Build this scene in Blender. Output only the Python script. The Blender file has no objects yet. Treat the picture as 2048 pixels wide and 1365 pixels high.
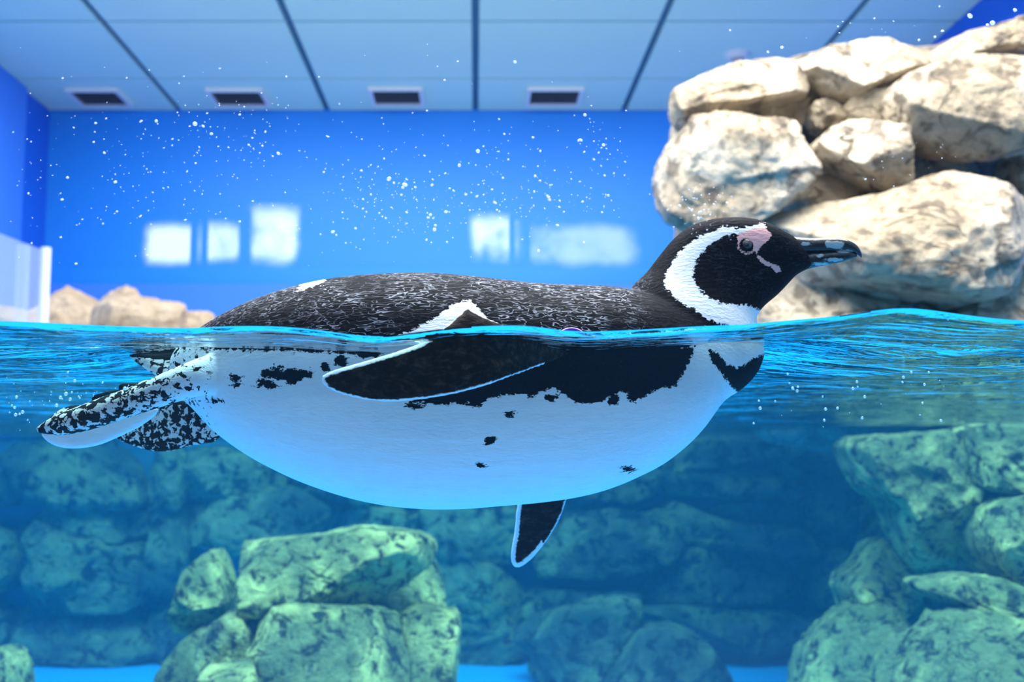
import bpy, bmesh, math, random
import numpy as np
from mathutils import Vector
from mathutils.bvhtree import BVHTree

random.seed(7)
SC = bpy.context.scene
COL = SC.collection

# ------------------------------------------------------------------ camera
F = 2190.0                      # focal length in pixels of the 2048 x 1365 frame
CX, HOR = 951.0, 905.0          # principal column, horizon row
PITCH = math.atan((HOR - 682.5) / F)
CP, SP = math.cos(PITCH), math.sin(PITCH)
cam_d = bpy.data.cameras.new('camera')
cam = bpy.data.objects.new('camera', cam_d)
COL.objects.link(cam)
cam.location = (0, 0, 0)
cam.rotation_euler = (math.pi / 2 + PITCH, 0, 0)
cam_d.sensor_width = 36
cam_d.lens = F / 2048 * 36
cam_d.shift_x = (1024 - CX) / 2048
cam_d.clip_start = 0.02
cam_d.dof.use_dof = True
cam_d.dof.focus_distance = 0.78
cam_d.dof.aperture_fstop = 9.5
SC.camera = cam

# ------------------------------------------------------------------ world, lights, exposure
w = bpy.data.worlds.new('world'); SC.world = w; w.use_nodes = True
w.node_tree.nodes['Background'].inputs[0].default_value = (0.36, 0.66, 1.0, 1)
w.node_tree.nodes['Background'].inputs[1].default_value = 1.35
SC.view_settings.view_transform = 'Standard'
SC.view_settings.look = 'None'
SC.view_settings.gamma = 1.0
SC.view_settings.use_curve_mapping = False
SC.view_settings.exposure = 0.0
cy = SC.cycles
cy.max_bounces = 8; cy.diffuse_bounces = 3; cy.glossy_bounces = 3
cy.transmission_bounces = 6; cy.transparent_max_bounces = 24; cy.volume_bounces = 1
cy.caustics_reflective = False; cy.caustics_refractive = False
cy.sample_clamp_indirect = 6.0


def area_light(name, loc, target, sx, sy, power, color=(1, 1, 1)):
    d = bpy.data.lights.new(name, 'AREA'); d.shape = 'RECTANGLE'
    d.size, d.size_y, d.energy, d.color = sx, sy, power, color
    o = bpy.data.objects.new(name, d); COL.objects.link(o); o.location = loc
    o.rotation_euler = (Vector(target) - Vector(loc)).to_track_quat('-Z', 'Y').to_euler()
    return o


area_light('overhead_light', (0.0, 2.0, 2.62), (0.0, 2.0, 0), 3.8, 2.0, 470, (1.0, 0.98, 0.95))
area_light('overhead_light', (0.3, 0.95, 2.62), (1.3, 3.0, 0.5), 1.8, 0.5, 50, (1.0, 0.96, 0.90))
area_light('overhead_light', (-0.3, 6.4, 2.62), (-0.3, 6.8, 0.0), 5.0, 1.0, 160, (0.97, 0.99, 1.0))  # added lamp, no known fixture, brightens the back wall

# ------------------------------------------------------------------ helpers


def at(px, py, Y):
    """photo pixel -> point on the plane y = Y"""
    u = (px - CX) / F; v = (682.5 - py) / F
    t = Y / (CP - v * SP)
    return Vector((t * u, Y, t * (SP + v * CP)))


def project(P):
    """numpy points -> photo pixels"""
    f = P[:, 1] * CP + P[:, 2] * SP
    v = (P[:, 2] * CP - P[:, 1] * SP) / f
    return np.stack([CX + F * P[:, 0] / f, 682.5 - F * v], 1)


def ceil_depth(py, H):
    v = (682.5 - py) / F
    return H * (CP - v * SP) / (SP + v * CP)


def tag(o, label=None, cat=None, group=None, kind=None):
    if label: o['label'] = label
    if cat: o['category'] = cat
    if group: o['group'] = group
    if kind: o['kind'] = kind
    return o


def empty(name, loc=(0, 0, 0)):
    o = bpy.data.objects.new(name, None); COL.objects.link(o); o.location = loc
    o.empty_display_size = 0.05
    return o


def mesh_obj(name, verts, faces, mat, parent=None, smooth=False):
    me = bpy.data.meshes.new(name)
    me.from_pydata([tuple(v) for v in verts], [], [tuple(f) for f in faces])
    me.update()
    if smooth:
        me.polygons.foreach_set('use_smooth', [True] * len(me.polygons))
    if mat: me.materials.append(mat)
    o = bpy.data.objects.new(name, me); COL.objects.link(o)
    if parent:
        o.parent = parent
        o.location = -Vector(parent.location)
    return o


def box_data(x0, x1, y0, y1, z0, z1):
    v = [(x0, y0, z0), (x1, y0, z0), (x1, y1, z0), (x0, y1, z0),
         (x0, y0, z1), (x1, y0, z1), (x1, y1, z1), (x0, y1, z1)]
    f = [(0, 3, 2, 1), (4, 5, 6, 7), (0, 1, 5, 4), (1, 2, 6, 5), (2, 3, 7, 6), (3, 0, 4, 7)]
    return v, f


def box(name, x0, x1, y0, y1, z0, z1, mat, parent=None, bevel=0):
    v, f = box_data(x0, x1, y0, y1, z0, z1)
    o = mesh_obj(name, v, f, mat, parent)
    if bevel:
        m = o.modifiers.new('bevel', 'BEVEL'); m.width = bevel; m.segments = 2
    return o


def _hash(i, j, k, seed):
    n = (i.astype(np.int64) * 374761393 + j.astype(np.int64) * 668265263
         + k.astype(np.int64) * 2147483647 + seed * 1274126177) & 0xffffffff
    n = ((n ^ (n >> 13)) * 1274126177) & 0xffffffff
    n = n ^ (n >> 16)
    return (n & 0xffff).astype(np.float64) / 65535.0


def vnoise(P, seed=0):
    P = np.asarray(P, float)
    I = np.floor(P).astype(np.int64); f = P - I
    u = f * f * f * (f * (f * 6 - 15) + 10)
    r = 0
    for a in (0, 1):
        for b in (0, 1):
            for c in (0, 1):
                wgt = (u[:, 0] if a else 1 - u[:, 0]) * (u[:, 1] if b else 1 - u[:, 1]) * (u[:, 2] if c else 1 - u[:, 2])
                r = r + wgt * _hash(I[:, 0] + a, I[:, 1] + b, I[:, 2] + c, seed)
    return r * 2 - 1


def fbm(P, seed=0, octv=4, gain=0.5):
    s = 0; a = 1.0
    for k in range(octv):
        s = s + a * vnoise(P * (2.03 ** k) + 17.3 * k, seed + k)
        a *= gain
    return s


def poly_sdf(pts, poly):
    """signed distance, positive inside"""
    poly = np.asarray(poly, float); pts = np.asarray(pts, float)
    d = np.full(len(pts), 1e18); inside = np.zeros(len(pts), bool)
    n = len(poly)
    for i in range(n):
        a, b = poly[i], poly[(i + 1) % n]
        e = b - a; wv = pts - a
        t = np.clip((wv @ e) / max(e @ e, 1e-9), 0, 1)
        q = wv - t[:, None] * e
        d = np.minimum(d, (q * q).sum(1))
        c = ((a[1] > pts[:, 1]) != (b[1] > pts[:, 1]))
        with np.errstate(divide='ignore', invalid='ignore'):
            xi = (b[0] - a[0]) * (pts[:, 1] - a[1]) / (b[1] - a[1] if b[1] != a[1] else 1e-9) + a[0]
        inside ^= c & (pts[:, 0] < xi)
    d = np.sqrt(d)
    return np.where(inside, d, -d)


def smooth_poly(poly, n=3):
    p = np.asarray(poly, float)
    for _ in range(n):
        q = np.roll(p, -1, 0)
        p = np.stack([0.75 * p + 0.25 * q, 0.25 * p + 0.75 * q], 1).reshape(-1, p.shape[1])
    return p


# ------------------------------------------------------------------ node materials
class NT:
    def __init__(self, name):
        self.m = bpy.data.materials.new(name); self.m.use_nodes = True
        self.t = self.m.node_tree
        self.t.nodes.clear()
        self.out = self.t.nodes.new('ShaderNodeOutputMaterial')

    def n(self, typ, **kw):
        nd = self.t.nodes.new('ShaderNode' + typ)
        for k, v in kw.items():
            if k in ('_',): continue
            setattr(nd, k, v)
        return nd

    def link(self, a, b): self.t.links.new(a, b)

    def setin(self, nd, key, val):
        s = nd.inputs[key]
        if hasattr(val, 'is_output'): self.link(val, s)
        else: s.default_value = val

    def coord(self, scale=(1, 1, 1), rot=(0, 0, 0), loc=(0, 0, 0), kind='Object'):
        tc = self.n('TexCoord'); mp = self.n('Mapping')
        self.link(tc.outputs[kind], mp.inputs[0])
        mp.inputs['Scale'].default_value = scale; mp.inputs['Rotation'].default_value = rot
        mp.inputs['Location'].default_value = loc
        return mp.outputs[0]

    def noise(self, vec, scale=1, detail=3, rough=0.55, dist=0.0):
        nd = self.n('TexNoise'); self.link(vec, nd.inputs['Vector'])
        nd.inputs['Scale'].default_value = scale; nd.inputs['Detail'].default_value = detail
        nd.inputs['Roughness'].default_value = rough; nd.inputs['Distortion'].default_value = dist
        return nd.outputs['Fac']

    def voronoi(self, vec, scale=1, feature='F1', out='Distance'):
        nd = self.n('TexVoronoi', feature=feature); self.link(vec, nd.inputs['Vector'])
        nd.inputs['Scale'].default_value = scale
        return nd.outputs[out]

    def attr(self, name, out='Fac'):
        nd = self.n('Attribute'); nd.attribute_name = name
        return nd.outputs[out]

    def math(self, op, a, b=0.0, c=0.0, clamp=False):
        nd = self.n('Math', operation=op, use_clamp=clamp)
        self.setin(nd, 0, a); self.setin(nd, 1, b); self.setin(nd, 2, c)
        return nd.outputs[0]

    def step(self, v, lo, hi):
        nd = self.n('MapRange', interpolation_type='SMOOTHSTEP')
        self.setin(nd, 'Value', v)
        nd.inputs['From Min'].default_value = lo; nd.inputs['From Max'].default_value = hi
        return nd.outputs[0]

    def mix(self, fac, a, b):
        nd = self.n('Mix', data_type='RGBA')
        self.setin(nd, 0, fac)
        for key, v in ((6, a), (7, b)):
            if hasattr(v, 'is_output'): self.link(v, nd.inputs[key])
            else: nd.inputs[key].default_value = (*v, 1) if len(v) == 3 else v
        return nd.outputs[2]

    def bump(self, h, strength=0.3, dist=0.01, normal=None):
        nd = self.n('Bump'); self.link(h, nd.inputs['Height'])
        nd.inputs['Strength'].default_value = strength; nd.inputs['Distance'].default_value = dist
        if normal is not None: self.link(normal, nd.inputs['Normal'])
        return nd.outputs[0]

    def principled(self, color, rough=0.5, normal=None, spec=0.5, **kw):
        nd = self.n('BsdfPrincipled')
        if hasattr(color, 'is_output'): self.link(color, nd.inputs['Base Color'])
        else: nd.inputs['Base Color'].default_value = (*color, 1)
        self.setin(nd, 'Roughness', rough)
        nd.inputs['Specular IOR Level'].default_value = spec
        if normal is not None: self.link(normal, nd.inputs['Normal'])
        for k, v in kw.items(): self.setin(nd, k, v)
        return nd

    def done(self, shader):
        self.link(shader.outputs[0] if hasattr(shader, 'outputs') else shader, self.out.inputs['Surface'])
        return self.m


def simple(name, color, rough=0.5, spec=0.5, var=0.06, scale=4.0, **kw):
    t = NT(name)
    f = t.noise(t.coord(), scale, 4)
    a = tuple(max(0, c * (1 - var)) for c in color); b = tuple(min(1, c * (1 + var)) for c in color)
    return t.done(t.principled(t.mix(f, a, b), rough, None, spec, **kw))


def rock_mat(name, light, mid, dark, pit=0.5, scale=1.0, crack=True, mscale=14.0):
    t = NT(name)
    c = t.coord()
    big = t.noise(c, 3.2 * scale, 5, 0.6, 0.3)
    med = t.noise(c, mscale * scale, 7, 0.68, 0.5)
    fine = t.noise(c, 70 * scale, 5, 0.7)
    col = t.mix(t.step(big, 0.42, 0.60), mid, light)
    pits = t.math('MULTIPLY', t.step(med, 0.50, 0.39), pit)
    col = t.mix(pits, col, dark)
    col = t.mix(t.math('MULTIPLY', t.step(fine, 0.50, 0.30), 0.35), col, dark)
    h = t.math('ADD', t.math('MULTIPLY', med, 1.0), t.math('MULTIPLY', fine, 0.20))
    h = t.math('ADD', h, t.math('MULTIPLY', big, 1.2))
    if crack:
        k1 = t.noise(t.coord((1.0, 1.0, 2.2), (0, 0.5, 0)), 2.3 * scale, 4, 0.55, 0.8)
        ck = t.step(t.math('ABSOLUTE', t.math('SUBTRACT', k1, 0.5)), 0.012, 0.0)
        ck = t.math('MULTIPLY', ck, t.step(t.noise(c, 2.1 * scale, 2), 0.45, 0.58))
        col = t.mix(t.math('MULTIPLY', ck, 0.7), col, dark)
        h = t.math('SUBTRACT', h, t.math('MULTIPLY', ck, 0.5))
    return t.done(t.principled(col, 0.85, t.bump(h, 1.0, 0.045 / scale), 0.2))


M = {}
M['rock_dry'] = rock_mat('dry_cream_rock', (0.66, 0.57, 0.43), (0.47, 0.38, 0.26), (0.09, 0.07, 0.055), 0.7, 1.0)
M['rock_dark'] = rock_mat('shaded_gap_rock', (0.40, 0.34, 0.28), (0.26, 0.22, 0.19), (0.08, 0.07, 0.07), 0.6, 1.2)  # core colour darkened so the gaps between stones read as shade
M['rock_tan'] = rock_mat('tan_rock', (0.80, 0.62, 0.42), (0.60, 0.44, 0.28), (0.20, 0.13, 0.09), 0.4, 1.0, False)
M['rock_wet'] = rock_mat('algae_dapple_rock', (0.92, 0.82, 0.32), (0.28, 0.30, 0.15), (0.02, 0.035, 0.045), 0.95, 1.3, True, 22.0)  # pale patches: algae plus dappled light painted into the colour
M['rock_wall'] = rock_mat('submerged_wall_rock', (0.34, 0.37, 0.20), (0.10, 0.14, 0.12), (0.012, 0.025, 0.035), 0.95, 1.0, False, 16.0)
M['ceil'] = simple('ceiling_panel_white', (0.60, 0.93, 0.84), 0.8, 0.15, 0.02)
M['joint'] = simple('ceiling_joint_blue', (0.05, 0.20, 0.36), 0.7, 0.2, 0.05)
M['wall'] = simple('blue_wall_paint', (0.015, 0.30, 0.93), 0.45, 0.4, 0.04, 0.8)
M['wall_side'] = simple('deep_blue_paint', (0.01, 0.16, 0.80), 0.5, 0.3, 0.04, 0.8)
M['wall_pale'] = simple('mid_blue_paint', (0.06, 0.27, 0.93), 0.5, 0.3, 0.04, 0.8)
M['floor_blue'] = simple('pool_floor_blue', (0.015, 0.42, 0.98), 0.6, 0.2, 0.05, 2.0)
M['tank_dark'] = simple('submerged_wall_paint', (0.05, 0.17, 0.28), 0.8, 0.2, 0.2, 3.0)
M['deck'] = simple('concrete_deck', (0.42, 0.40, 0.36), 0.8, 0.2, 0.15, 5.0)
M['hall'] = simple('hall_wall_grey', (0.10, 0.12, 0.16), 0.8, 0.2, 0.1, 2.0)
M['hall_floor'] = simple('pale_hall_floor', (0.27, 0.41, 0.57), 0.7, 0.2, 0.05, 2.0)  # unseen floor, its pale tone chosen to bounce fill onto the belly
M['white'] = simple('white_enamel', (0.88, 0.90, 0.90), 0.35, 0.5, 0.02)
M['vent_dark'] = simple('vent_shadow', (0.04, 0.05, 0.07), 0.7, 0.2, 0.1)
M['vent_slat'] = simple('vent_slat_grey', (0.42, 0.40, 0.42), 0.5, 0.4, 0.05)


def emission(name, color, strength):
    t = NT(name); e = t.n('Emission')
    e.inputs[0].default_value = (*color, 1)
    g = t.n('TexCoord'); sp = t.n('SeparateXYZ'); t.link(g.outputs['Generated'], sp.inputs[0])
    cl = t.noise(t.coord(), 2.2, 3, 0.6)                      # cloudy soft edges of the reflection painted into the glow
    fac = t.step(cl, 0.20, 0.60)
    for ax, wd in ((0, .22), (2, .30)):
        v = sp.outputs[ax]
        dd = t.math('MINIMUM', v, t.math('SUBTRACT', 1.0, v))
        dd = t.math('ADD', dd, t.math('MULTIPLY', t.math('SUBTRACT', cl, .5), .25))
        fac = t.math('MULTIPLY', fac, t.step(dd, 0.0, wd))
    t.link(t.math('MULTIPLY', fac, strength), e.inputs[1])
    return t.done(e)


def clear_pane(name, tint=(1, 1, 1), ior=1.45, rough=0.0):
    t = NT(name)
    tr = t.n('BsdfTransparent'); tr.inputs[0].default_value = (*tint, 1)
    gl = t.n('BsdfAnisotropic') if False else t.n('BsdfGlossy'); gl.inputs['Roughness'].default_value = rough
    fr = t.n('Fresnel'); fr.inputs['IOR'].default_value = ior
    geo = t.n('NewGeometry')
    # a thin sheet: same reflectance from both sides
    inv = t.math('SUBTRACT', ior, t.math('MULTIPLY', geo.outputs['Backfacing'], ior - 1.0 / ior))
    t.link(inv, fr.inputs['IOR'])
    fr.inputs['IOR'].default_value = ior
    lw = t.n('LayerWeight'); lw.inputs['Blend'].default_value = 0.12
    fac = t.math('ADD', t.math('MULTIPLY', lw.outputs['Fresnel'], 0.0), 0.04)
    fac = t.math('ADD', fac, t.math('MULTIPLY', t.math('POWER', lw.outputs['Facing'], 5.0), 0.9))
    mx = t.n('MixShader'); t.link(fac, mx.inputs[0]); t.link(tr.outputs[0], mx.inputs[1]); t.link(gl.outputs[0], mx.inputs[2])
    return t.done(mx)


M['acrylic'] = clear_pane('clear_acrylic')
t = NT('frosted_rail_glass')
_a = t.n('BsdfTransparent'); _b = t.principled((0.70, 0.84, 0.97), 0.3)
_m = t.n('MixShader'); _m.inputs[0].default_value = 0.22
t.link(_a.outputs[0], _m.inputs[1]); t.link(_b.outputs[0], _m.inputs[2]); M['rail_glass'] = t.done(_m)


def water_volume(t):
    ab = t.n('VolumeAbsorption'); ab.inputs['Color'].default_value = (0.34, 0.86, 0.94, 1); ab.inputs['Density'].default_value = 0.42
    vs = t.n('VolumeScatter'); vs.inputs['Color'].default_value = (0.02, 0.50, 1.0, 1); vs.inputs['Density'].default_value = 0.045
    vs.inputs['Anisotropy'].default_value = 0.1
    ad = t.n('AddShader'); t.link(ab.outputs[0], ad.inputs[0]); t.link(vs.outputs[0], ad.inputs[1])
    t.link(ad.outputs[0], t.out.inputs['Volume'])


def water_mats():
    t = NT('water_surface')
    c = t.coord((1.0, 1.0, 1.0))
    n1 = t.noise(t.coord((6, 15, 1)), 1.0, 3, 0.5, 0.6)
    n2 = t.noise(t.coord((30, 75, 1)), 1.0, 3, 0.55, 0.8)
    h = t.math('ADD', n1, t.math('MULTIPLY', n2, 0.20))
    nm = t.bump(h, 1.0, 0.015)
    fr = t.n('Fresnel'); fr.inputs['IOR'].default_value = 1.333; t.link(nm, fr.inputs['Normal'])
    tr = t.n('BsdfTransparent'); tr.inputs[0].default_value = (0.97, 0.99, 1, 1)
    gl = t.n('BsdfGlossy'); gl.inputs['Roughness'].default_value = 0.02; t.link(nm, gl.inputs['Normal'])
    mx = t.n('MixShader'); t.link(fr.outputs[0], mx.inputs[0]); t.link(tr.outputs[0], mx.inputs[1]); t.link(gl.outputs[0], mx.inputs[2])
    water_volume(t)
    a = t.done(mx)
    t = NT('water_side')
    tr = t.n('BsdfTransparent'); water_volume(t)
    return a, t.done(tr)


M['water'], M['water_side'] = water_mats()

# ------------------------------------------------------------------ layout constants (metres, camera at z = 0)
PANE0, PANE1 = 0.60, 0.62
WL = 0.067                         # water level
TB = 4.45                          # tank back wall
WALLY = 8.8                        # far blue wall
H = at(951, 222, WALLY).z          # ceiling height
XL, XR = at(100, 222, WALLY).x, 3.15
FLOOR = at(500, 1316, TB).z        # pool floor
TXL, TXR = -2.7, 3.0

# ------------------------------------------------------------------ structure
S = lambda o: tag(o, kind='structure')
S(box('floor', TXL - .1, TXR + .1, PANE0, TB + .15, FLOOR - .1, FLOOR, M['floor_blue']))
wall_tank = S(box('wall_tank_back', TXL - .1, TXR + .1, TB, TB + .12, FLOOR, WL + .05, M['tank_dark']))
S(box('wall_tank_left', TXL - .1, TXL, PANE0, TB, FLOOR, WL + .05, M['floor_blue']))
S(box('wall_tank_right', TXR, TXR + .1, PANE0, TB, FLOOR, WL + .05, M['tank_dark']))
S(box('floor_deck', XL - .6, XR + .6, TB + .12, WALLY, WL - .1, WL + .05, M['deck']))
S(box('wall_back', XL - .1, XR + .1, WALLY, WALLY + .1, WL, H + .1, M['wall']))
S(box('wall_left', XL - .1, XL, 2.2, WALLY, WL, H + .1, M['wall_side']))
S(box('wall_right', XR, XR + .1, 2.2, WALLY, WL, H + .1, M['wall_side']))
ypil = at(45, 600, 1).x
S(box('trim_1', XL, XL + .05, 2.3, 8.22, WL + .05, H - .0, M['wall_pale']))
zl0 = at(500, 572, WALLY).z; zl1 = at(500, 536, WALLY).z
S(box('trim_2', XL, XR, WALLY - .10, WALLY, WL, zl0, M['wall_pale']))
S(box('trim_3', XL, XR, WALLY - .04, WALLY, zl0, zl1, M['wall']))

ceiling = S(box('ceiling', XL - .1, XR + .1, 1.0, WALLY + .1, H + .03, H + .08, M['joint']))
gx = 304 * WALLY / F
ys = [WALLY, ceil_depth(158, H), ceil_depth(43, H)]
step_y = ys[1] - ys[2]
while ys[-1] > 2.4:
    ys.append(ys[-1] - step_y)
for i in range(-3, 4):
    x0, x1 = i * gx + .024, (i + 1) * gx - .024
    x0, x1 = max(x0, XL), min(x1, XR)
    if x1 - x0 < .1: continue
    for k in range(len(ys) - 1):
        o = box('panel', x0, x1, ys[k + 1] + .012, ys[k] - .012, H, H + .028, M['ceil'], ceiling, 0.004)

# front acrylic window and the water body
S(box('window_1', TXL, TXR, PANE0, PANE1, FLOOR - .1, H, M['acrylic']))


def hall_window(n, x0, x1, y0, y1, strength):
    a, b = at(x0, y1, 2 * PANE0 + 8.0), at(x1, y0, 2 * PANE0 + 8.0)
    o = S(box('window_%d' % n, a.x, b.x, -8.02, -8.0, a.z, b.z, emission('daylight_%d' % n, (0.92, 0.97, 1.0), strength)))
    v = []; f = []
    for (p0, p1, q0, q1) in ((a.x - .05, b.x + .05, b.z, b.z + .05), (a.x - .05, b.x + .05, a.z - .05, a.z),
                             (a.x - .05, a.x, a.z, b.z), (b.x, b.x + .05, a.z, b.z)):
        vv, ff = box_data(p0, p1, -8.03, -7.96, q0, q1)
        f += [tuple(i + len(v) for i in q) for q in ff]; v += vv
    mesh_obj('window_frame', v, f, M['hall'], o)


S(box('wall_hall', -9, 9, -8.3, -8.04, -1.4, 4.6, M['hall']))
S(box('floor_hall', -9, 9, -8.3, PANE0 - .02, -1.5, -1.4, M['hall_floor']))
hall_window(2, 278, 405, 440, 536, 15)
hall_window(3, 392, 490, 435, 538, 14)
hall_window(4, 490, 604, 405, 540, 15)
hall_window(5, 934, 1048, 420, 536, 15)
hall_window(6, 1030, 1295, 440, 540, 7)

# ------------------------------------------------------------------ water
gl_pts = [(-900, 650), (0, 650), (110, 655), (230, 661), (380, 668), (450, 664), (540, 664), (620, 670), (700, 682), (745, 688), (800, 682),
          (850, 673), (930, 666), (1040, 662), (1090, 666), (1130, 676), (1200, 676), (1300, 670), (1400, 663), (1500, 659),
          (1600, 650), (1680, 642), (1740, 632), (1790, 625), (1830, 625), (1880, 632), (1950, 641), (2048, 652), (3000, 668)]
gxs = np.array([at(a, b, PANE1).x for a, b in gl_pts]); gzs = np.array([at(a, b, PANE1).z for a, b in gl_pts])


def water_h(x, y):
    hg = np.interp(x, gxs, gzs)
    hg = 0.5 * hg + 0.25 * np.interp(x - .012, gxs, gzs) + 0.25 * np.interp(x + .012, gxs, gzs)
    d = np.clip(y - PANE1, 0, None)
    k = np.exp(-(d / .13) ** 1.3)
    P = np.stack([x, y, np.zeros_like(x)], 1)
    wav = 0.0030 * vnoise(P * np.array([9, 16, 1]), 3) + 0.0045 * vnoise(P * np.array([3.1, 6.5, 1]) + 5, 4) \
        + 0.0012 * vnoise(P * np.array([28, 55, 1]) + 9, 5)
    ramp = np.clip(d / .12, 0.15, 1.0) * np.clip(1.25 - d * .18, .5, 1)
    bow = .0165 * np.exp(-((x - .205) / .085) ** 2 - ((y - .84) / .10) ** 2) * np.clip(d / .06, 0, 1)      # water pushed up before the breast
    bow = bow + .013 * np.exp(-((x + .22) / .10) ** 2 - ((y - .86) / .11) ** 2) * np.clip(d / .06, 0, 1)
    return WL + bow + (hg - WL) * k + wav * ramp + .0035 * np.exp(-d / .004)


def build_water():
    xs = list(np.arange(-.62, .66, .006))
    s = .008
    while xs[-1] < TXR: xs.append(xs[-1] + s); s *= 1.06
    s = .008
    while xs[0] > TXL: xs.insert(0, xs[0] - s); s *= 1.06
    xs[0], xs[-1] = TXL + .001, TXR - .001
    yy = [PANE1 + .0005]; s = .0012
    while yy[-1] < TB: yy.append(yy[-1] + s); s = min(s * 1.035, .03)
    yy[-1] = TB - .001
    nx, ny = len(xs), len(yy)
    X, Y = np.meshgrid(np.array(xs), np.array(yy))
    Z = water_h(X.ravel(), Y.ravel())
    top = np.stack([X.ravel(), Y.ravel(), Z], 1)
    bot = np.stack([X.ravel(), Y.ravel(), np.full(X.size, FLOOR - .01)], 1)
    idx = np.arange(nx * ny).reshape(ny, nx)
    quads = np.stack([idx[:-1, :-1], idx[:-1, 1:], idx[1:, 1:], idx[1:, :-1]], -1).reshape(-1, 4).tolist()
    nq = len(quads)
    N = nx * ny
    # walls and bottom: use only border vertices of the lower ring
    ring = list(idx[0, :]) + list(idx[1:, -1]) + list(idx[-1, :-1][::-1]) + list(idx[1:-1, 0][::-1])
    low = {int(r): N + k for k, r in enumerate(ring)}
    verts = np.concatenate([top, bot[ring]])
    for a, b in zip(ring, ring[1:] + ring[:1]):
        quads.append([int(a), low[int(a)], low[int(b)], int(b)])
    quads.append([low[int(r)] for r in ring][::-1])
    me = bpy.data.meshes.new('water')
    me.from_pydata(verts.tolist(), [], quads); me.update()
    me.materials.append(M['water']); me.materials.append(M['water_side'])
    mi = [0] * nq + [1] * (len(quads) - nq)
    me.polygons.foreach_set('material_index', mi)
    me.polygons.foreach_set('use_smooth', [m == 0 for m in mi])
    o = bpy.data.objects.new('water', me); COL.objects.link(o)
    tag(o, 'clear blue pool water with a rippled surface behind the acrylic window', 'water', kind='stuff')


build_water()

# ------------------------------------------------------------------ rocks
RES_T, RES_P = 150, 76
rock_seed = [0]
_cs = {}


def cube_sphere(n):
    """unit sphere as six grids; returns vertices and quads"""
    if n in _cs: return _cs[n]
    ids = {}; V = []; Fq = []
    g = np.tan(np.linspace(-1, 1, n + 1) * math.pi / 4)

    def vid(p):
        k = tuple(np.round(p, 6))
        if k not in ids:
            ids[k] = len(V); V.append(np.array(p) / np.linalg.norm(p))
        return ids[k]
    for ax in range(3):
        for sg in (-1, 1):
            a, b = (ax + 1) % 3, (ax + 2) % 3
            I = np.zeros((n + 1, n + 1), int)
            for i in range(n + 1):
                for j in range(n + 1):
                    p = [0, 0, 0]; p[ax] = sg; p[a] = g[i]; p[b] = g[j]
                    I[i, j] = vid(p)
            for i in range(n):
                for j in range(n):
                    q = (I[i, j], I[i + 1, j], I[i + 1, j + 1], I[i, j + 1])
                    Fq.append(tuple(int(z) for z in (q if sg > 0 else q[::-1])))
    _cs[n] = (np.array(V), Fq)
    return _cs[n]



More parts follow.
